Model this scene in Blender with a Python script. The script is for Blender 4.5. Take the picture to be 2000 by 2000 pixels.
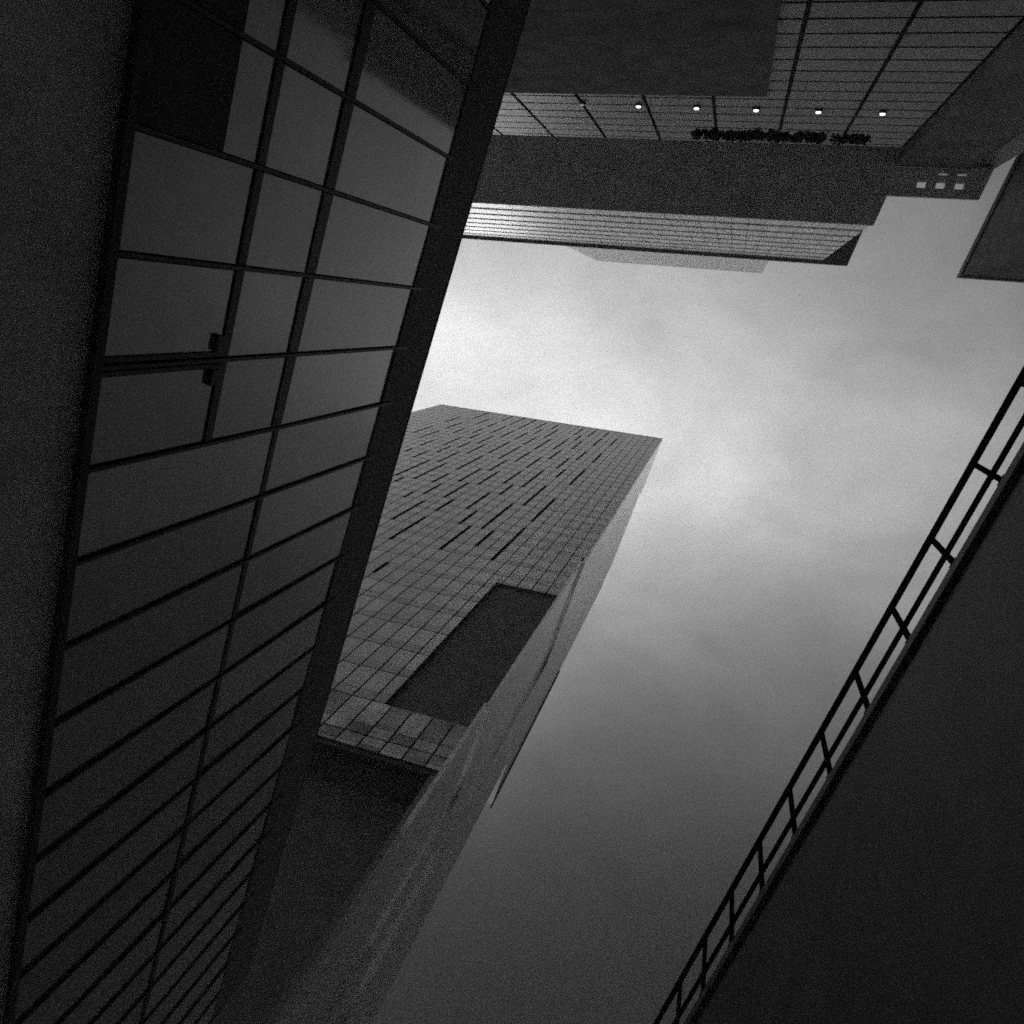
import bpy, bmesh, math, random
from mathutils import Matrix, Vector

random.seed(7)
scene = bpy.context.scene
for o in list(bpy.data.objects):
    bpy.data.objects.remove(o, do_unlink=True)
R = math.radians

# ------------------------------------------------------------------ camera
# The camera's eye is the world origin, the plaza lies 1.6 m below it.
GROUND = -1.6
cam_data = bpy.data.cameras.new('camera')
cam = bpy.data.objects.new('camera', cam_data)
scene.collection.objects.link(cam)
cam_data.sensor_width = 36.0
cam_data.lens = 25.2
cam_data.clip_start = 0.05
cam_data.clip_end = 5000
cam.matrix_world = Matrix(((0.95356302, -0.16328478, 0.25309218, 0),
                           (-0.09027366, -0.95660708, -0.27704432, 0),
                           (0.28734689, 0.24133166, -0.92692545, 0),
                           (0, 0, 0, 1)))
scene.camera = cam

# ------------------------------------------------------------------ sky and sun
SUN_DIR = Vector((-0.43, 0.19, 0.88)).normalized()
world = bpy.data.worlds.new('World')
scene.world = world
world.use_nodes = True
wt = world.node_tree
wt.nodes.clear()


def wn(kind, **kw):
    n = wt.nodes.new(kind)
    for k, v in kw.items():
        setattr(n, k, v)
    return n


def wmath(op, a, b=None):
    n = wn('ShaderNodeMath', operation=op)
    for i, v in enumerate((a, b)):
        if v is None:
            continue
        if isinstance(v, (int, float)):
            n.inputs[i].default_value = v
        else:
            wt.links.new(v, n.inputs[i])
    return n.outputs[0]


tc = wn('ShaderNodeTexCoord')
sep = wn('ShaderNodeSeparateXYZ')
wt.links.new(tc.outputs['Generated'], sep.inputs[0])
dx = wmath('ADD', sep.outputs[0], 0.428)
dy = wmath('ADD', sep.outputs[1], -0.187)
# overcast glow round the veiled sun, falling off faster towards +y (the heavier cloud) than towards -y
dyp = wmath('MAXIMUM', dy, 0.0)
dyn = wmath('MINIMUM', dy, 0.0)
far_x = wmath('MAXIMUM', wmath('ADD', dx, -0.55), 0.0)
side_fade = wmath('EXPONENT', wmath('MULTIPLY', wmath('MULTIPLY', far_x, far_x), -8.0))
q = wmath('ADD', wmath('MULTIPLY', wmath('MULTIPLY', dyp, dyp), -11.5),
          wmath('MULTIPLY', wmath('MULTIPLY', wmath('MULTIPLY', dx, side_fade), dyp), -3.453))
low_x = wmath('MAXIMUM', wmath('ADD', dx, -0.7), 0.0)
fx = wmath('MULTIPLY', wmath('ADD', wmath('MULTIPLY', wmath('MULTIPLY', dx, dx), 3.0), 1.0),
           wmath('EXPONENT', wmath('MULTIPLY', wmath('MULTIPLY', low_x, low_x), 12.0)))
fy = wmath('ADD', wmath('MULTIPLY', wmath('MULTIPLY', dyn, dyn), 11.0), 1.0)
glow = wmath('DIVIDE', wmath('MULTIPLY', wmath('EXPONENT', q), 1.27), wmath('MULTIPLY', fx, fy))
mp = wn('ShaderNodeMapping')
mp.inputs['Scale'].default_value = (3.2, 4.6, 2.6)
mp.inputs['Rotation'].default_value = (0, 0, R(20))
wt.links.new(tc.outputs['Generated'], mp.inputs[0])
nz = wn('ShaderNodeTexNoise')
nz.inputs['Scale'].default_value = 1.3
nz.inputs['Detail'].default_value = 6
nz.inputs['Roughness'].default_value = 0.55
nz.inputs['Distortion'].default_value = 0.4
wt.links.new(mp.outputs[0], nz.inputs['Vector'])
cloud = wmath('ADD', wmath('MULTIPLY', nz.outputs[0], 1.1), 0.45)
sky = wn('ShaderNodeTexSky', sky_type='NISHITA')
sky.sun_disc = False
sky.sun_elevation = math.asin(SUN_DIR.z)
sky.sun_rotation = math.atan2(SUN_DIR.x, SUN_DIR.y)
bw = wn('ShaderNodeRGBToBW')
wt.links.new(sky.outputs[0], bw.inputs[0])
veil = wmath('MULTIPLY', bw.outputs[0], 0.003)
tot = wmath('ADD', wmath('MULTIPLY', glow, cloud), veil)
comb = wn('ShaderNodeCombineColor')
for i in range(3):
    wt.links.new(tot, comb.inputs[i])
bg = wn('ShaderNodeBackground')
wt.links.new(comb.outputs[0], bg.inputs[0])
bg.inputs[1].default_value = 1.0
wo = wn('ShaderNodeOutputWorld')
wt.links.new(bg.outputs[0], wo.inputs[0])

sd = bpy.data.lights.new('sun', 'SUN')
sd.energy = 1.0
sd.angle = R(20)
sd.color = (1, 1, 1)
sun = bpy.data.objects.new('sun', sd)
scene.collection.objects.link(sun)
sun.rotation_euler = SUN_DIR.to_track_quat('Z', 'Y').to_euler()

scene.view_settings.view_transform = 'Standard'
scene.view_settings.look = 'None'
scene.view_settings.exposure = 0.0
scene.view_settings.gamma = 1.0
scene.view_settings.use_curve_mapping = False
scene.render.engine = 'CYCLES'
scene.cycles.use_denoising = False       # the photograph is grainy film
scene.cycles.use_adaptive_sampling = True
scene.cycles.adaptive_threshold = 0.08
scene.cycles.adaptive_min_samples = 24
scene.cycles.max_bounces = 6
scene.cycles.caustics_reflective = False
scene.cycles.sample_clamp_indirect = 2.0
scene.cycles.filter_width = 1.8


# ------------------------------------------------------------------ materials
def mat(name, base, rough=0.5, spec=0.5, var=0.0, noise=0.0, nscale=1.0, bump=0.0, bscale=1.0, emit=0.0, metal=0.0):
    m = bpy.data.materials.new(name)
    m.use_nodes = True
    nt = m.node_tree
    p = nt.nodes['Principled BSDF']
    p.inputs['Base Color'].default_value = (base, base, base, 1)
    p.inputs['Roughness'].default_value = rough
    p.inputs['Specular IOR Level'].default_value = spec
    p.inputs['Metallic'].default_value = metal
    co = nt.nodes.new('ShaderNodeTexCoord')
    val = None
    if var:
        oi = nt.nodes.new('ShaderNodeObjectInfo')
        mr = nt.nodes.new('ShaderNodeMapRange')
        mr.inputs['To Min'].default_value = base * (1 - var)
        mr.inputs['To Max'].default_value = base * (1 + var)
        nt.links.new(oi.outputs['Random'], mr.inputs['Value'])
        val = mr.outputs[0]
    if noise:
        n = nt.nodes.new('ShaderNodeTexNoise')
        n.inputs['Scale'].default_value = nscale
        n.inputs['Detail'].default_value = 6
        g = nt.nodes.new('ShaderNodeNewGeometry')
        nt.links.new(g.outputs['Position'], n.inputs['Vector'])
        mr = nt.nodes.new('ShaderNodeMapRange')
        mr.inputs['From Min'].default_value = 0.3
        mr.inputs['From Max'].default_value = 0.7
        mr.inputs['To Min'].default_value = 1 - noise
        mr.inputs['To Max'].default_value = 1 + noise
        nt.links.new(n.outputs[0], mr.inputs['Value'])
        mu = nt.nodes.new('ShaderNodeMath')
        mu.operation = 'MULTIPLY'
        nt.links.new(mr.outputs[0], mu.inputs[0])
        if val is None:
            mu.inputs[1].default_value = base
        else:
            nt.links.new(val, mu.inputs[1])
        val = mu.outputs[0]
    if val is not None:
        nt.links.new(val, p.inputs['Base Color'])
    if bump:
        n = nt.nodes.new('ShaderNodeTexNoise')
        n.inputs['Scale'].default_value = bscale
        n.inputs['Detail'].default_value = 3
        g = nt.nodes.new('ShaderNodeNewGeometry')
        nt.links.new(g.outputs['Position'], n.inputs['Vector'])
        b = nt.nodes.new('ShaderNodeBump')
        b.inputs['Strength'].default_value = 1.0
        b.inputs['Distance'].default_value = bump
        nt.links.new(n.outputs[0], b.inputs['Height'])
        nt.links.new(b.outputs[0], p.inputs['Normal'])
    if emit:
        p.inputs['Emission Color'].default_value = (1, 1, 1, 1)
        p.inputs['Emission Strength'].default_value = emit
    return m


M_PANEL = mat('tower_panel', 0.58, 0.2, 0.6, var=0.10, noise=0.12, nscale=0.5, bump=0.010, bscale=0.5, metal=0.35)
M_SPAN = mat('tower_spandrel', 0.48, 0.26, 0.5, var=0.12, noise=0.12, nscale=0.6, bump=0.01, bscale=0.6, metal=0.33)
M_LOBBY = mat('tower_lobby_glass', 0.42, 0.12, 0.7, var=0.45, noise=0.5, nscale=0.45, bump=0.02, bscale=0.8, metal=0.4)  # mottled reflections in the lobby glass are painted into its base colour
M_BLACK = mat('black_void', 0.12, 0.9, 0.0)
M_DARK = mat('dark_metal', 0.05, 0.55, 0.3, noise=0.25, nscale=3)
M_SOFFIT = mat('board_marked_soffit', 0.72, 0.8, 0.1, noise=0.15, nscale=1.5)
M_DARKST = mat('dark_stone', 0.08, 0.75, 0.2, noise=0.25, nscale=1.2)
M_BAY = mat('black_granite', 0.14, 1.0, 0.0, noise=0.25, nscale=1.2)
M_PLINTH = mat('terrace_concrete', 0.62, 0.8, 0.2, noise=0.2, nscale=0.9)
M_RECESS = mat('recess_lining', 0.2, 0.9, 0.0, noise=0.15, nscale=0.8)
M_STAIR = mat('stair_concrete', 0.26, 0.85, 0.1, noise=0.2, nscale=0.9)
M_SLIT = mat('slit_void', 0.006, 1.0, 0.0)
M_RIB = mat('ribbed_cladding', 0.8, 0.12, 1.0, noise=0.12, nscale=0.35, metal=0.75)
M_RIB2 = mat('ribbed_cladding_rib', 0.42, 0.18, 0.8, noise=0.2, nscale=0.5, metal=0.6)
M_GLASS = mat('dark_glass', 0.37, 0.09, 0.8, var=0.15, bump=0.006, bscale=0.7, metal=0.6)
M_MULL = mat('bronze_mullion', 0.06, 0.5, 0.25)
M_RAIL = mat('black_paint', 0.11, 0.7, 0.1)
M_POST = mat('black_railing_paint', 0.008, 0.9, 0.0)
M_UGLASS = mat('podium_glass', 0.13, 0.5, 0.5, var=0.12, noise=0.15, nscale=0.6, bump=0.006, bscale=0.9)
M_LIGHT = mat('light_panel', 0.92, 0.42, 0.5, var=0.1, noise=0.12, nscale=0.8)
M_GAP = mat('window_band', 0.02, 0.7, 0.1)
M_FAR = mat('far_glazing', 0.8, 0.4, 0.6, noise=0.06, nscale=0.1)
M_TRIM = mat('worn_trim', 0.2, 0.4, 0.5, noise=0.5, nscale=4)
M_PAVE = mat('plaza_paving', 0.48, 0.8, 0.3, noise=0.3, nscale=0.8)
M_LEAF = mat('leaf', 0.05, 0.6, 0.3, noise=0.4, nscale=8)
M_LAMP = mat('lit_lens', 0.8, 0.3, 0.5, emit=2.2)
M_LAMPD = mat('dim_lens', 0.6, 0.3, 0.5, emit=0.28)


# ------------------------------------------------------------------ mesh helpers
class MB:
    def __init__(self):
        self.v = []
        self.f = []

    def box(self, x0, x1, y0, y1, z0, z1):
        self.prism([(x0, y0), (x1, y0), (x1, y1), (x0, y1)], z0, z1)
        return self

    def prism(self, poly, z0, z1):
        """vertical prism over a horizontal polygon"""
        n = len(poly)
        b = len(self.v)
        self.v += [(x, y, z0) for x, y in poly] + [(x, y, z1) for x, y in poly]
        self.f.append([b + i for i in reversed(range(n))])
        self.f.append([b + n + i for i in range(n)])
        for i in range(n):
            j = (i + 1) % n
            self.f.append([b + i, b + j, b + n + j, b + n + i])
        return self

    def slab(self, prof, org, du, vec):
        """profile (u,z) in the vertical plane through org along du, thickened by vec"""
        n = len(prof)
        b = len(self.v)
        P = [Vector(org) + Vector(du) * u + Vector((0, 0, z)) for u, z in prof]
        Q = [p + Vector(vec) for p in P]
        self.v += [tuple(p) for p in P] + [tuple(p) for p in Q]
        self.f.append([b + i for i in reversed(range(n))])
        self.f.append([b + n + i for i in range(n)])
        for i in range(n):
            j = (i + 1) % n
            self.f.append([b + i, b + j, b + n + j, b + n + i])
        return self

    def tube(self, p0, p1, r, n=10):
        p0, p1 = Vector(p0), Vector(p1)
        d = (p1 - p0).normalized()
        u = d.orthogonal().normalized()
        w = d.cross(u)
        b = len(self.v)
        for p in (p0, p1):
            for i in range(n):
                a = 2 * math.pi * i / n
                self.v.append(tuple(p + u * (r * math.cos(a)) + w * (r * math.sin(a))))
        for i in range(n):
            j = (i + 1) % n
            self.f.append([b + i, b + j, b + n + j, b + n + i])
        self.f.append([b + i for i in reversed(range(n))])
        self.f.append([b + n + i for i in range(n)])
        return self

    def mesh(self, name, m):
        me = bpy.data.meshes.new(name)
        me.from_pydata(self.v, [], self.f)
        bm = bmesh.new()
        bm.from_mesh(me)
        bmesh.ops.recalc_face_normals(bm, faces=bm.faces)
        bm.to_mesh(me)
        bm.free()
        me.materials.append(m)
        return me

    def build(self, name, m, parent=None, kind=None, bevel=0.0):
        o = bpy.data.objects.new(name, self.mesh(name, m))
        scene.collection.objects.link(o)
        o.parent = parent
        if kind:
            o['kind'] = kind
        if bevel:
            md = o.modifiers.new('bevel', 'BEVEL')
            md.width = bevel
            md.segments = 2
            md.limit_method = 'ANGLE'
        return o


def thing(name, label, cat, loc, rz=0.0, group=None):
    e = bpy.data.objects.new(name, None)
    scene.collection.objects.link(e)
    e.location = loc
    e.rotation_euler = (0, 0, rz)
    e['label'] = label
    e['category'] = cat
    if group:
        e['group'] = group
    return e


_cache = {}


def piece(name, m, parent, cx, cy, cz, w, d, h, rx=0.0, rz=0.0):
    """a box piece that shares its mesh with alike pieces; cx,cy,cz is its centre"""
    key = (name, m.name, round(w, 3), round(d, 3), round(h, 3))
    me = _cache.get(key)
    if me is None:
        me = MB().box(-w / 2, w / 2, -d / 2, d / 2, -h / 2, h / 2).mesh(name, m)
        _cache[key] = me
    o = bpy.data.objects.new(name, me)
    scene.collection.objects.link(o)
    o.parent = parent
    o.location = (cx, cy, cz)
    o.rotation_euler = (rx, 0, rz)
    return o


def in_view(p):
    """is a world point inside the lens's field (only to choose which pieces are worth being single objects)"""
    c = cam.matrix_world.to_3x3().transposed() @ Vector(p)
    if c.z >= 0:
        return None
    return (1000 + 1400 * c.x / -c.z, 1000 - 1400 * c.y / -c.z)


AZ_A = R(102.7)           # the street direction the side walls share
TAN_A = math.cos(AZ_A) / math.sin(AZ_A)

# ------------------------------------------------------------------ ground
g = MB().box(-1500, 1500, -1500, 1500, GROUND - 0.4, GROUND).build('ground', M_PAVE)
g['kind'] = 'structure'

# ------------------------------------------------------------------ gridded office tower
K = 1.75
tw = thing('office_tower', 'tall grey office tower with gridded facade and staggered dark window slits', 'tower',
           (-7.008 * K, 15.868 * K, GROUND), R(1.0))
H0 = -GROUND             # local z of the camera's level
sa = R(101.7)            # side direction in tower coordinates
SU = Vector((math.cos(sa), math.sin(sa), 0))
SN = Vector((math.sin(sa), -math.cos(sa), 0))


def tz(u):
    return u * K + H0


PITCH = 0.894 * K
X0 = -0.87 * K
NCOL = 37
XL = X0 - PITCH * (NCOL - 1)
ZR0, ZR1, XR = tz(23.4), tz(38.0), -3.92 * K      # the dark recess
ZB = tz(20.3)
# core, stepped down towards the back
prof = [(3.2, 0), (27, 0), (27, tz(42.7)), (34, tz(42.7)), (34, tz(89)), (31, tz(89)), (31, tz(94.2)),
        (12.6, tz(94.2)), (12.6, tz(100)), (3.2, tz(100))]
MB().slab(prof, (-1.6, 0, 0), SU, (XL, 0, 0)).build('core', M_RECESS, tw)
bk = 0.22
s32 = 3.2 * SU.x / SU.y


def bwall(x0, x1, z0, z1):
    MB().prism([(x0, bk), (x1, bk), (x1 + s32, 3.25), (x0 + s32, 3.25)], z0, z1).build('backing_wall', M_BLACK, tw)


bwall(XL, XR, ZB, tz(100) - 0.05)
bwall(XR, -0.29, ZR1, tz(44.6))
bwall(XR, 0, tz(44.6), tz(100) - 0.05)
bwall(XR, -0.49, ZB, ZR0)
MB().box(XR + 0.01, -0.3, 0.42, 0.5, ZR0 + 0.01, ZR1 - 0.01).build('recess_lining', M_RECESS, tw)
# side wall: cladding slabs with two long horizontal grooves
SIDE_T = 0.3


def side(prof_, out):
    """a tier of side cladding whose outer face stands `out` proud of the front corner"""
    MB().slab(prof_, SN * (out - 0.3), SU, SN * 0.3).build('side_cladding', M_RIB, tw)
    MB().slab([(max(u_, 3.3), z_) for u_, z_ in prof_], SN * -1.3, SU, SN * (out - 0.302 + 1.3)).build('side_backing', M_RIB, tw)


Z1, Z2 = tz(44.6), tz(25.2)
U1_, U2_ = 14.0, 8.6
side([(0, Z1), (34, Z1), (34, tz(89)), (31, tz(89)), (31, tz(94.2)), (12.6, tz(94.2)), (12.6, tz(100)), (0, tz(100))], SIDE_T)
side([(U1_, 0), (27, 0), (27, tz(42.7)), (34, tz(42.7)), (34, Z1), (U1_, Z1)], SIDE_T)
side([(0, Z2), (U1_, Z2), (U1_, Z1), (0, Z1)], 0.02)
side([(0, 0), (U2_, 0), (U2_, Z2), (0, Z2)], -0.18)
side([(U2_, 0), (U1_, 0), (U1_, Z2), (U2_, Z2)], 0.02)
# fine upright ribs on the side wall
rb = MB()
u = 0.25
while u < 33.9:
    z1 = tz(100) if u < 12.5 else (tz(94.2) if u < 30.9 else tz(89))
    if u < U1_ - 0.2:
        segs = [(0, Z2, -0.18 if u < U2_ - 0.15 else 0.02), (Z2, Z1, 0.02), (Z1, z1, SIDE_T)]
    else:
        segs = [(0 if u < 26.9 else tz(42.7), z1, SIDE_T)]
    for a, b, out in segs:
        rb.slab([(u, a + 0.02), (u + 0.2, a + 0.02), (u + 0.2, b - 0.02), (u, b - 0.02)], SN * out, SU, SN * 0.012)
    u += 0.6
rb.build('upright_ribs', M_RIB2, tw, kind='stuff')
# dark pipe-like strip down the rear edge, and parapet edge
MB().slab([(33.5, tz(42.7) - 0.6), (34.15, tz(42.7) - 0.6), (34.15, tz(64)), (33.5, tz(64))], SN * SIDE_T, SU, SN * 0.18).build('rear_edge_strip', M_DARK, tw)
MB().box(XL - 0.1, 0.15, -0.06, 0.6, tz(100), tz(100) + 0.35).build('parapet_cap', M_SPAN, tw)

# rows of panels
rows = [20.35, 21.13, 23.36, 25.68, 27.86, 30.25, 32.5, 34.75, 37.0, 39.2, 41.4]
while rows[-1] < 99.5:
    rows.append(41.4 + 1.957 * (len(rows) - 10))
rows[-1] = 99.95
VJ, HJ = 0.13, 0.15
cells = []
for c in range(NCOL):
    x1 = 0 if c == 0 else X0 - PITCH * (c - 1)
    x0 = X0 - PITCH * c
    for r in range(len(rows) - 1):
        z0, z1 = tz(rows[r]), tz(rows[r + 1])
        a, b = x0, x1
        if x1 > XR + 0.01 and z0 < ZR1 and z1 > ZR0 + 0.05:
            if x0 < XR - 0.2:
                b = XR + VJ / 2
                if z1 > ZR1:
                    cells.append((c, r, XR + VJ / 2, x1 - VJ / 2, ZR1 + HJ / 2, z1 - HJ / 2))
            elif z1 > ZR1:
                z0 = ZR1
            else:
                continue
        if c == 0 and z0 < Z1:
            b = -0.22 if z0 > Z2 else -0.42
        cells.append((c, r, a + VJ / 2, b - VJ / 2, z0 + HJ / 2, z1 - HJ / 2))
TM = Matrix.Translation(Vector((-7.008 * K, 15.868 * K, GROUND))) @ Matrix.Rotation(R(1.0), 4, 'Z')
scored = []
for ce in cells:
    w = TM @ Vector(((ce[2] + ce[3]) / 2, 0, (ce[4] + ce[5]) / 2))
    p = in_view(w)
    vis = p is not None and 0 < p[0] < 2000 and p[1] < 1530 and p[0] > 985 - 0.30 * (p[1] - 181)
    scored.append(((0 if vis else 1), w.length, ce))
scored.sort(key=lambda t: (t[0], t[1]))
rest_p, rest_s = MB(), MB()
for idx, (v, dist, (c, r, a, b, z0, z1)) in enumerate(scored):
    h = z1 - z0
    zs = z0 + 0.27 * h
    low = r < 2
    if idx < 300 and v == 0:
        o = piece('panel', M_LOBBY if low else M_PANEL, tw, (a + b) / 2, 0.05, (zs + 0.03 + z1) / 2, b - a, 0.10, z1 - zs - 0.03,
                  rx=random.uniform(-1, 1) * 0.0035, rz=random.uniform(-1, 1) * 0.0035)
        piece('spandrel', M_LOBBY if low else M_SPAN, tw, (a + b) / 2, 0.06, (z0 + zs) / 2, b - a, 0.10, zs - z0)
    else:
        rest_p.box(a, b, 0.0, 0.10, zs + 0.03, z1)
        rest_s.box(a, b, 0.01, 0.11, z0, zs)
rest_p.build('far_panels', M_PANEL, tw, kind='stuff')
rest_s.build('far_spandrels', M_SPAN, tw, kind='stuff')

SLITS = [(5, 0, 4), (5, 5, 9), (5, 12, 16), (5, 18, 21), (5, 24, 27), (7, 1, 3), (7, 7, 11), (7, 13, 15), (7, 18, 21), (7, 23, 26), (7, 27, 29), (8, 3, 7), (8, 15, 18), (9, 0, 3), (9, 10, 14), (9, 21, 24), (9, 26, 29), (10, 3, 5), (10, 8, 10), (10, 17, 20), (10, 24, 26), (11, -3, -2), (11, 5, 8), (11, 10, 13), (11, 14, 17), (11, 20, 24), (11, 26, 29), (13, 0, 3), (13, 4, 6), (13, 9, 12), (13, 15, 18), (13, 19, 23), (14, 6, 9), (14, 12, 15), (14, 23, 27), (15, 2, 5), (15, 9, 12), (15, 15, 19), (15, 20, 23), (15, 27, 29), (16, 6, 8), (16, 24, 26), (17, 5, 6), (17, 8, 10), (17, 11, 15), (17, 16, 20), (17, 21, 24), (17, 26, 29), (19, 8, 12), (19, 15, 18), (19, 21, 24), (19, 25, 30), (20, 7, 8), (20, 12, 15), (20, 18, 21), (21, 8, 12), (21, 16, 18), (21, 22, 25), (21, 26, 30), (22, 14, 16), (22, 19, 21), (23, 12, 14), (23, 16, 19), (23, 21, 23), (23, 24, 26), (23, 27, 30), (25, 13, 14), (25, 15, 17), (25, 20, 22), (25, 24, 27), (27, 17, 20), (27, 21, 24), (27, 26, 30), (29, 18, 21), (29, 23, 26)]
for c, r0, r1 in SLITS:
    x = X0 - PITCH * c
    z0, z1 = tz(41.4 + 1.957 * r0), tz(min(41.4 + 1.957 * r1, 99.9))
    piece('window_slit', M_SLIT, tw, x, 0.015, (z0 + z1) / 2, 0.42, 0.07, z1 - z0 - 0.1)
# lobby: corner column and head beam of the dark base
MB().box(-0.85, -0.5, 0.0, 0.4, 0, ZB - 0.5).build('corner_column', M_TRIM, tw)
MB().box(XL, -0.5, 0.05, 0.6, ZB - 0.45, ZB - 0.06).build('head_beam', M_DARK, tw)

# ------------------------------------------------------------------ glazed pavilion on the left
KL = 1.4
pv = thing('glazed_pavilion', 'dark glass pavilion wall with thin fins, double doors and deep roof edge', 'building',
           (-4.85 * KL, 1.17 * KL, GROUND), R(104.0))


def lz(uu):
    return uu * KL + H0


LS0, LS1 = -8.2, 21.0
ZT, ZF = lz(10.0), lz(4.47)
MB().box(LS0, LS1, 0.3, 11, 0, ZT - 0.02).build('dark_interior', M_BLACK, pv)
MB().box(LS0, LS1, -0.12, 0.35, 0, ZF - 0.1).build('terrace_wall', M_PLINTH, pv)
MB().box(LS0, LS1, -0.22, 0.28, ZF - 0.1, ZF + 0.02).build('terrace_ledge', M_DARKST, pv)
ZPB = lz(11.25)
pb = MB().box(LS0 - 0.3, LS1, -0.03, 0.4, ZT, ZPB - 0.06).build('parapet_band', M_RAIL, pv)
MB().box(LS0 - 0.3, LS1, -0.04, 0.5, ZPB - 0.058, ZPB).build('coping', M_RAIL, pb)
MB().box(LS0 - 0.3, LS1, 0.4, 11, ZT + 0.4, ZPB - 0.3).build('roof', M_DARKST, pv)
sp = 0.9 * KL
fin_x = [(-0.41 + 0.9 * k) * KL for k in range(-6, 18)]
b1a, b1b = lz(7.18), lz(7.36)
b1c, b1d = lz(7.25), lz(7.34)
b2a, b2b = lz(6.03), lz(6.14)
xd = fin_x[7]            # right jamb of the doors
for k, x in enumerate(fin_x):
    piece('fin', M_MULL, pv, x, -0.022, (ZF + lz(10.32)) / 2 + 0.01, 0.05, 0.055, lz(10.32) - ZF - 0.03)
for k in range(len(fin_x) - 1):
    a, b = fin_x[k] + 0.04, fin_x[k + 1] - 0.04
    xm, w = (a + b) / 2, b - a
    left = fin_x[k + 1] <= xd + 0.01
    zb0, zb1 = (b1a, b1b) if left else (b1c, b1d)
    piece('transom', M_MULL, pv, xm, -0.008, (zb0 + zb1) / 2, w, 0.04, zb1 - zb0)
    piece('pane', M_GLASS, pv, xm, 0.012, (zb1 + ZT) / 2, w, 0.024, ZT - zb1, rx=random.uniform(-1, 1) * 0.007, rz=random.uniform(-1, 1) * 0.007)
    if left:
        piece('transom', M_MULL, pv, xm, -0.008, (b2a + b2b) / 2, w, 0.04, b2b - b2a)
        piece('pane', M_GLASS, pv, xm, 0.012, (b2b + zb0) / 2, w, 0.024, zb0 - b2b, rx=random.uniform(-1, 1) * 0.007, rz=random.uniform(-1, 1) * 0.007)
        if k in (5, 6):
            # a leaf of the double door
            dr = piece('door_leaf', M_GLASS, pv, xm, 0.012, (ZF + b2a) / 2, w - 0.02, 0.024, b2a - ZF - 0.03)
            hh = b2a - ZF - 0.03
            inner = 1 if k == 5 else -1
            piece('stile', M_MULL, dr, inner * (w / 2 - 0.045), -0.02, 0, 0.06, 0.05, hh)
            piece('bottom_rail', M_MULL, dr, -inner * 0.03, -0.02, -hh / 2 + 0.06, w - 0.15, 0.05, 0.11)
            piece('closer', M_MULL, dr, inner * (w / 2 - 0.2), -0.05, hh / 2 - 0.10, 0.22, 0.07, 0.10)
        elif k <= 3:
            zi = lz(5.57)
            piece('infill_panel', M_DARKST, pv, xm, 0.0, (ZF + zi) / 2, w, 0.05, zi - ZF - 0.02)
            piece('pane', M_GLASS, pv, xm, 0.012, (zi + b2a) / 2, w, 0.024, b2a - zi)
        else:
            piece('pane', M_GLASS, pv, xm, 0.012, (ZF + b2a) / 2, w, 0.024, b2a - ZF - 0.03)
    else:
        piece('pane', M_GLASS, pv, xm, 0.012, (ZF + zb0) / 2, w, 0.024, zb0 - ZF - 0.03, rx=random.uniform(-1, 1) * 0.007, rz=random.uniform(-1, 1) * 0.007)

# ------------------------------------------------------------------ terrace block and guard railing on the right
AZR = R(103.3)
ORX, ORY = 2.59, 3.37
tb = thing('terrace_block', 'near black terrace wall below the guard railing at right', 'building', (ORX, ORY, GROUND), AZR)
ZP = 8.84 + H0
MB().box(-8, 24, -11, -0.03, 0, ZP - 0.18).build('wall', M_DARKST, tb)
MB().box(-8, 24, -11.05, 0.03, ZP - 0.18, ZP).build('coping', M_RAIL, tb, bevel=0.015)
gr = thing('guard_railing', 'dark two rail guard railing silhouetted against the sky at right', 'railing', (ORX, ORY, GROUND + ZP), AZR)
MB().box(-8, 24, -0.035, 0.035, 1.02, 1.12).build('top_rail', M_POST, gr, bevel=0.02)
MB().box(-8, 24, -0.028, 0.028, 0.33, 0.40).build('middle_rail', M_POST, gr, bevel=0.014)
for k in range(-5, 23):
    po = piece('post', M_POST, gr, 1.035 * k, 0, 0.512, 0.06, 0.05, 1.012)
    piece('base_plate', M_POST, po, 0, 0, -0.502, 0.14, 0.06, 0.012)

# ------------------------------------------------------------------ slab block across the top
KU = 1.3
YF = -6.47 * KU
ub = thing('slab_block', 'tall slab block with pale striped upper storeys, dark glazed lower floors and thin roof', 'building', (0, YF, GROUND))


def uz(uu):
    return uu * KU + H0


def ux(uu):
    return uu * KU


# glazed lower storeys
ZG = uz(30.4)
MB().prism([(ux(-16), -0.3), (6.5, -0.3), (6.5 + 1.6, -8.0), (ux(-16), -8.0)], 0, 66.48).build('core', M_BLACK, ub)
vx = [(-2.62 + 0.91 + 2.1 * k) for k in range(-6, 4)]
rowz = [30.4, 29.855, 29.0] + [29.0 - 0.855 * j for j in range(1, 17)]
for k in range(len(vx)):
    a = vx[k]
    b = vx[k] + 2.1 if k < len(vx) - 1 else 5.0
    for j in range(len(rowz) - 1):
        z1, z0 = rowz[j], rowz[j + 1]
        if z0 < 23.6 and b < 0.1:
            continue
        w, h = ux(b - a) - 0.15, (z1 - z0) * KU - 0.13
        piece('pane', M_UGLASS, ub, ux((a + b) / 2), -0.03, uz((z0 + z1) / 2), w, 0.05, h, rx=random.uniform(-1, 1) * 0.003, rz=random.uniform(-1, 1) * 0.003)
MB().box(ux(-16), 6.5, -0.28, -0.12, uz(15.3), ZG).build('mullion_backing', M_GAP, ub)
MB().box(ux(-16), 6.5, -0.28, -0.02, 0, uz(15.28)).build('lower_wall', M_DARKST, ub)
MB().box(ux(-16), ux(-0.17), -0.1, 0.06, 0, uz(24.3)).build('dark_bay', M_BAY, ub)
hid = MB()
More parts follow.
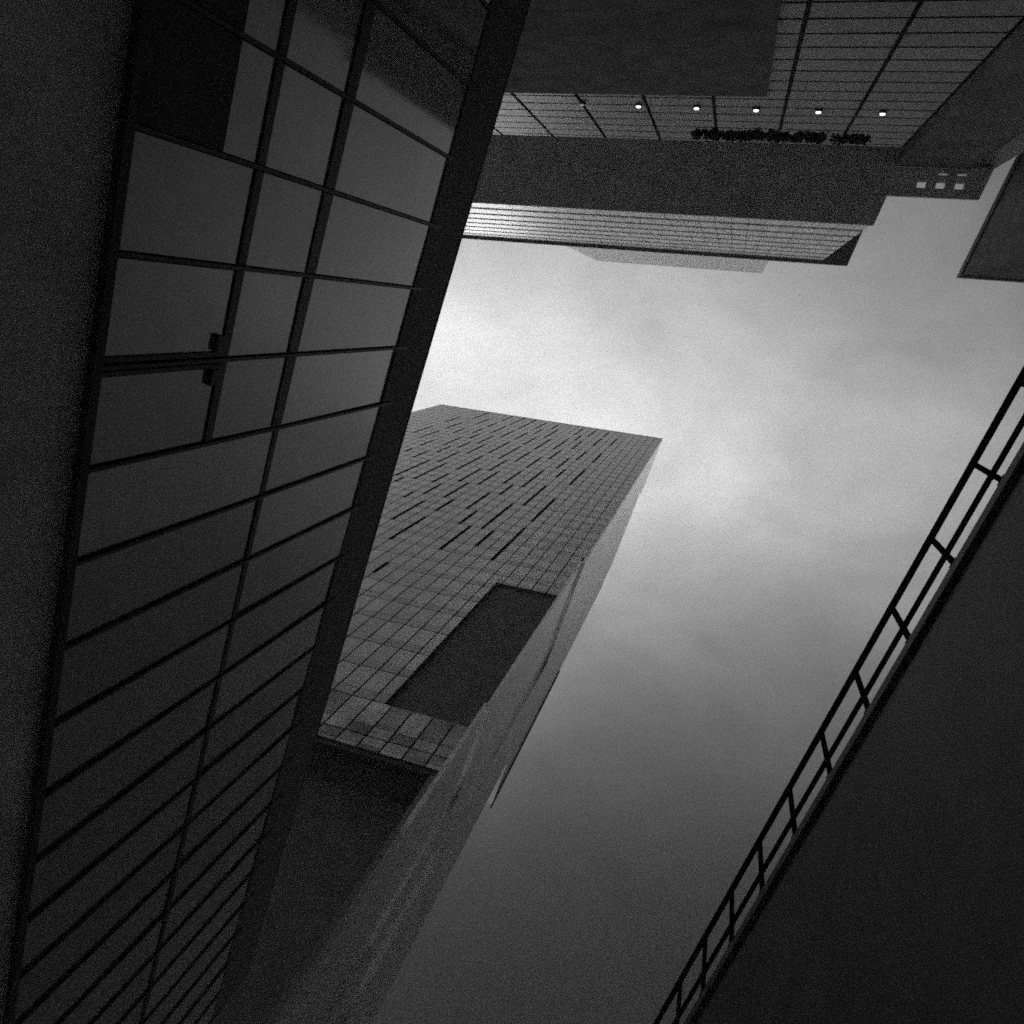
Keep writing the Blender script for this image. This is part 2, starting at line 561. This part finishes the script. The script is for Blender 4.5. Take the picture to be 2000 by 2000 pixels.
for j in range(22):
    hid.box(ux(-16), 6.5, -0.28, -0.05, ZG + 0.1 + 1.11 * j, ZG + 1.1 + 1.11 * j)
hid.build('upper_glazing_bands', M_UGLASS, ub, kind='stuff')
# striped upper storeys
YT = -8.6 - YF
ZTOP = 100 + H0
MB().prism([(-58, YT - 0.45), (9.0, YT - 0.45), (9.0 + 1.2, YT - 7.0), (-58, YT - 7.0)], 66.5, ZTOP - 0.02).build('upper_core', M_GAP, ub)
FP = 4.3
for r in range(8):
    z1 = ZTOP - 0.25 - FP * r
    z0 = z1 - 3.0
    xe = 9.05
    n = 0
    while xe > -42:
        xsn = 8.1 if n == 0 else xe - 1.4
        piece('facade_panel', M_LIGHT, ub, (xe + xsn) / 2, YT - 0.075, (z0 + z1) / 2, xe - xsn - 0.05, 0.15, z1 - z0)
        xe = xsn
        n += 1
    if r == 0:
        XEND = xe
fr = MB()
for r in range(8):
    z1 = ZTOP - 0.25 - FP * r
    fr.box(-58, XEND - 0.05, YT - 0.18, YT, z1 - 3.0, z1)
fr.build('far_facade_panels', M_LIGHT, ub, kind='stuff')
rt = -8.19 - YF
MB().prism([(-58, rt), (11.95, rt), (11.95 + 8 * 0.225, rt - 8), (-58, rt - 8)], ZTOP, ZTOP + 0.55).build('roof_slab', M_DARK, ub)

# ------------------------------------------------------------------ dark elevated walkway in front of it, and its stair tower
KW = 0.8
wk = thing('elevated_walkway', 'black elevated walkway crossing below the striped storeys, square openings in its right end', 'walkway', (0, 0, 30 * KW))


def wx(uu):
    return uu * KW


TS = 0.18 * KW
yfr, yb = -3.88, -6.44
deck = MB().prism([(wx(-16), wx(yfr)), (wx(-16), wx(yb)), (wx(4.18 + (yb - yfr) * TAN_A), wx(yb)), (wx(4.18), wx(yfr))], 0, TS).build('deck', M_SOFFIT, wk)
xs = [4.42]
for i in range(4):
    xs += [5.28 - 0.595 + 0.595 * i, 5.28 - 0.595 + 0.595 * i + 0.285]
xs.append(7.20)
ys = [-6.44, -5.68, -5.61, -5.38, -5.18, -4.885]
ce = MB()
for i in range(len(xs) - 1):
    for j in range(len(ys) - 1):
        if (i in (3, 5, 7) and j == 3) or (i in (5, 7) and j == 1):
            continue
        ce.box(wx(xs[i]), wx(xs[i + 1]), wx(ys[j]), wx(ys[j + 1]), 0.004, TS - 0.004)
ce.prism([(wx(7.20), wx(-4.885)), (wx(7.31), wx(-4.885)), (wx(7.31 + 1.555 * 0.225), wx(-6.44)), (wx(7.20), wx(-6.44))], 0.004, TS - 0.004)
ce.build('perforated_end', M_SOFFIT, wk)
MB().box(wx(4.64), wx(6.7), wx(-5.868), wx(-5.85), -0.02, 0.003).build('soffit_trim', M_TRIM, wk)
MB().box(wx(-16), wx(4.1), wx(yfr) - 0.14, wx(yfr) - 0.04, TS + 0.003, TS + 0.3).build('kerb', M_DARK, wk)
st = thing('stair_tower', 'dark stair tower under the right end of the walkway, faint ribbed strip', 'tower', (wx(4.46), wx(-5.87), GROUND))
ZSS = 30 * KW + H0 - 0.01
MB().prism([(0, 0), (wx(3.06), 0), (wx(3.06) + 0.1, wx(-0.55)), (0.1, wx(-0.55))], 0, ZSS).build('wall', M_STAIR, st)
wr = MB()
for i in range(9):
    x = wx(2.32) + i * 0.068
    wr.box(x, x + 0.036, 0, 0.03, 0, ZSS - 0.06)
wr.build('upright_ribs', M_TRIM, st, kind='stuff')

# small lit lamps on the glazed storeys
LAMPS = [(-3.27, 25.45), (-1.44, 25.51), (0.38, 25.59), (2.18, 25.68), (4.0, 25.74), (5.8, 25.78)]
names = ['faint dim round lamp at the left end of the lamp row', 'second round lamp from the left in the bright row on dark glazing',
         'third round lamp from the left in the row on dark glazing', 'fourth round lamp from the left in the row on dark glazing',
         'fifth round lamp from the left in the row on dark glazing', 'rightmost bright round lamp of the row on dark glazing']


def dome(r, n=14, m=5):
    mb = MB()
    for j in range(m + 1):
        t = math.pi / 2 * j / m
        for i in range(n):
            a = 2 * math.pi * i / n
            mb.v.append((r * math.cos(t) * math.cos(a), 0.55 * r * math.sin(t), r * math.cos(t) * math.sin(a)))
    for j in range(m):
        for i in range(n):
            k = (i + 1) % n
            mb.f.append([j * n + i, j * n + k, (j + 1) * n + k, (j + 1) * n + i])
    return mb


for i, (s, zc) in enumerate(LAMPS):
    lt = thing('wall_lamp', names[i], 'lamp', (ux(-2.62 + s), YF + 0.0, zc * KU), 0, 'round lamps in a row')
    MB().tube((0, -0.005, 0), (0, 0.07, 0), 0.15, 16).build('housing', M_DARK, lt)
    d = dome(0.105 if i else 0.07).build('lens', M_LAMP if i else M_LAMPD, lt)
    d.location = (0, 0.072, 0)

# plants trailing over the rear edge of the walkway
def plant(x0, x1, drop, label, n):
    e = thing('trailing_plant', label, 'plant', (wx(-2.62 + (x0 + x1) / 2), wx(yb) - 0.10, 30.0 * KW), 0, 'plants trailing from the walkway')
    hw = wx(x1 - x0) / 2
    lf, st = MB(), MB()
    ns = max(5, int(hw * 26))
    for s_ in range(ns):
        bx = random.uniform(-hw, hw)
        dl = drop * random.uniform(0.45, 1.0)
        pts = [Vector((bx, 0.08, TS + 0.02)), Vector((bx, 0.0, TS - 0.03))]
        for t in range(1, 5):
            pts.append(Vector((bx + random.uniform(-.06, .06), random.uniform(-.07, .02), TS - (TS + dl) * t / 4)))
        for a, b in zip(pts, pts[1:]):
            st.tube(a, b, 0.008, 4)
        for t in range(n // ns):
            k = 1 + random.random() * 3.99
            j = int(k)
            p = pts[j].lerp(pts[j + 1], k - j) + Vector((random.gauss(0, .05), random.gauss(-0.03, .04), random.gauss(0, .04)))
            u_ = Vector((random.gauss(0, 1), random.gauss(0, 1), random.gauss(0, 1))).normalized()
            w_ = u_.orthogonal().normalized()
            L_, Wd = random.uniform(.035, .08), random.uniform(.02, .038)
            b0 = len(lf.v)
            for q_ in (p - u_ * L_, p + w_ * Wd + u_.cross(w_) * .012, p + u_ * L_, p - w_ * Wd + u_.cross(w_) * .012):
                lf.v.append(tuple(q_))
            lf.f.append([b0, b0 + 1, b0 + 2, b0 + 3])
    lf.build('leaves', M_LEAF, e, kind='stuff')
    st.build('stems', M_LEAF, e, kind='stuff')


plant(0.1, 0.95, 0.61, 'leftmost dark trailing plant hanging below the rear edge of the walkway', 924)
plant(1.0, 1.9, 0.40, 'small dark trailing plant second from the left along the walkway edge', 660)
plant(1.92, 2.8, 0.63, 'bushy dark trailing plant at the middle of the rear edge of the walkway', 924)
plant(2.85, 3.85, 0.38, 'low dark trailing plant fourth from the left along the walkway edge', 704)
plant(4.0, 5.0, 0.46, 'dark trailing plant second from the right along the walkway edge', 836)
plant(5.05, 5.95, 0.35, 'rightmost shallow dark trailing plant along the walkway edge', 660)

# ------------------------------------------------------------------ pale far tower above the roof
KF = 1.5
ft = thing('far_tower', 'pale hazy far tower peeking above the striped roof edge', 'tower', (0, -13.2 * KF, GROUND))
FH = 200 * KF + H0
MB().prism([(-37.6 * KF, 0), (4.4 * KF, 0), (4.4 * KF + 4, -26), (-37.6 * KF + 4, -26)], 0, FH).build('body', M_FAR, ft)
pf = MB()
x = -37.4 * KF
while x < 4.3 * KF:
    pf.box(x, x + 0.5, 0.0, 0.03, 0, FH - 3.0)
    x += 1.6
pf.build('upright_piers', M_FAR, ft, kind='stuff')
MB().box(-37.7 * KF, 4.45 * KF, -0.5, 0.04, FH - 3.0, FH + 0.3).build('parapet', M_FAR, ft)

# ------------------------------------------------------------------ black block at the right edge
KB = 2.0
bb = thing('black_block', 'black building corner jutting in from the right edge above the railing', 'building', (7.2 * KB, -2.31 * KB, GROUND))
BH = 30 * KB + H0
sh = lambda y: y * TAN_A
MB().prism([(0.15, -0.15), (40, -0.15), (40 + sh(-40), -40), (0.15 + sh(-40), -40)], 0, BH - 0.9).build('body', M_BAY, bb)
MB().prism([(0, 0), (40.2, 0), (40.2 + sh(-40.2), -40.2), (sh(-40.2), -40.2)], BH - 0.9, BH).build('roof_edge', M_DARK, bb)

# ------------------------------------------------------------------ haze
hz = MB().box(-160, 160, -160, 160, GROUND - 1.5, FH + 12).build('haze', M_FAR)
hz['kind'] = 'stuff'
hm = bpy.data.materials.new('haze')
hm.use_nodes = True
hm.node_tree.nodes.clear()
pvn = hm.node_tree.nodes.new('ShaderNodeVolumePrincipled')
pvn.inputs['Color'].default_value = (0.95, 0.95, 0.95, 1)
pvn.inputs['Density'].default_value = 0.0012
pvn.inputs['Anisotropy'].default_value = 0.0
hmo = hm.node_tree.nodes.new('ShaderNodeOutputMaterial')
hm.node_tree.links.new(pvn.outputs[0], hmo.inputs['Volume'])
hz.data.materials.clear()
hz.data.materials.append(hm)
scene.cycles.volume_bounces = 0
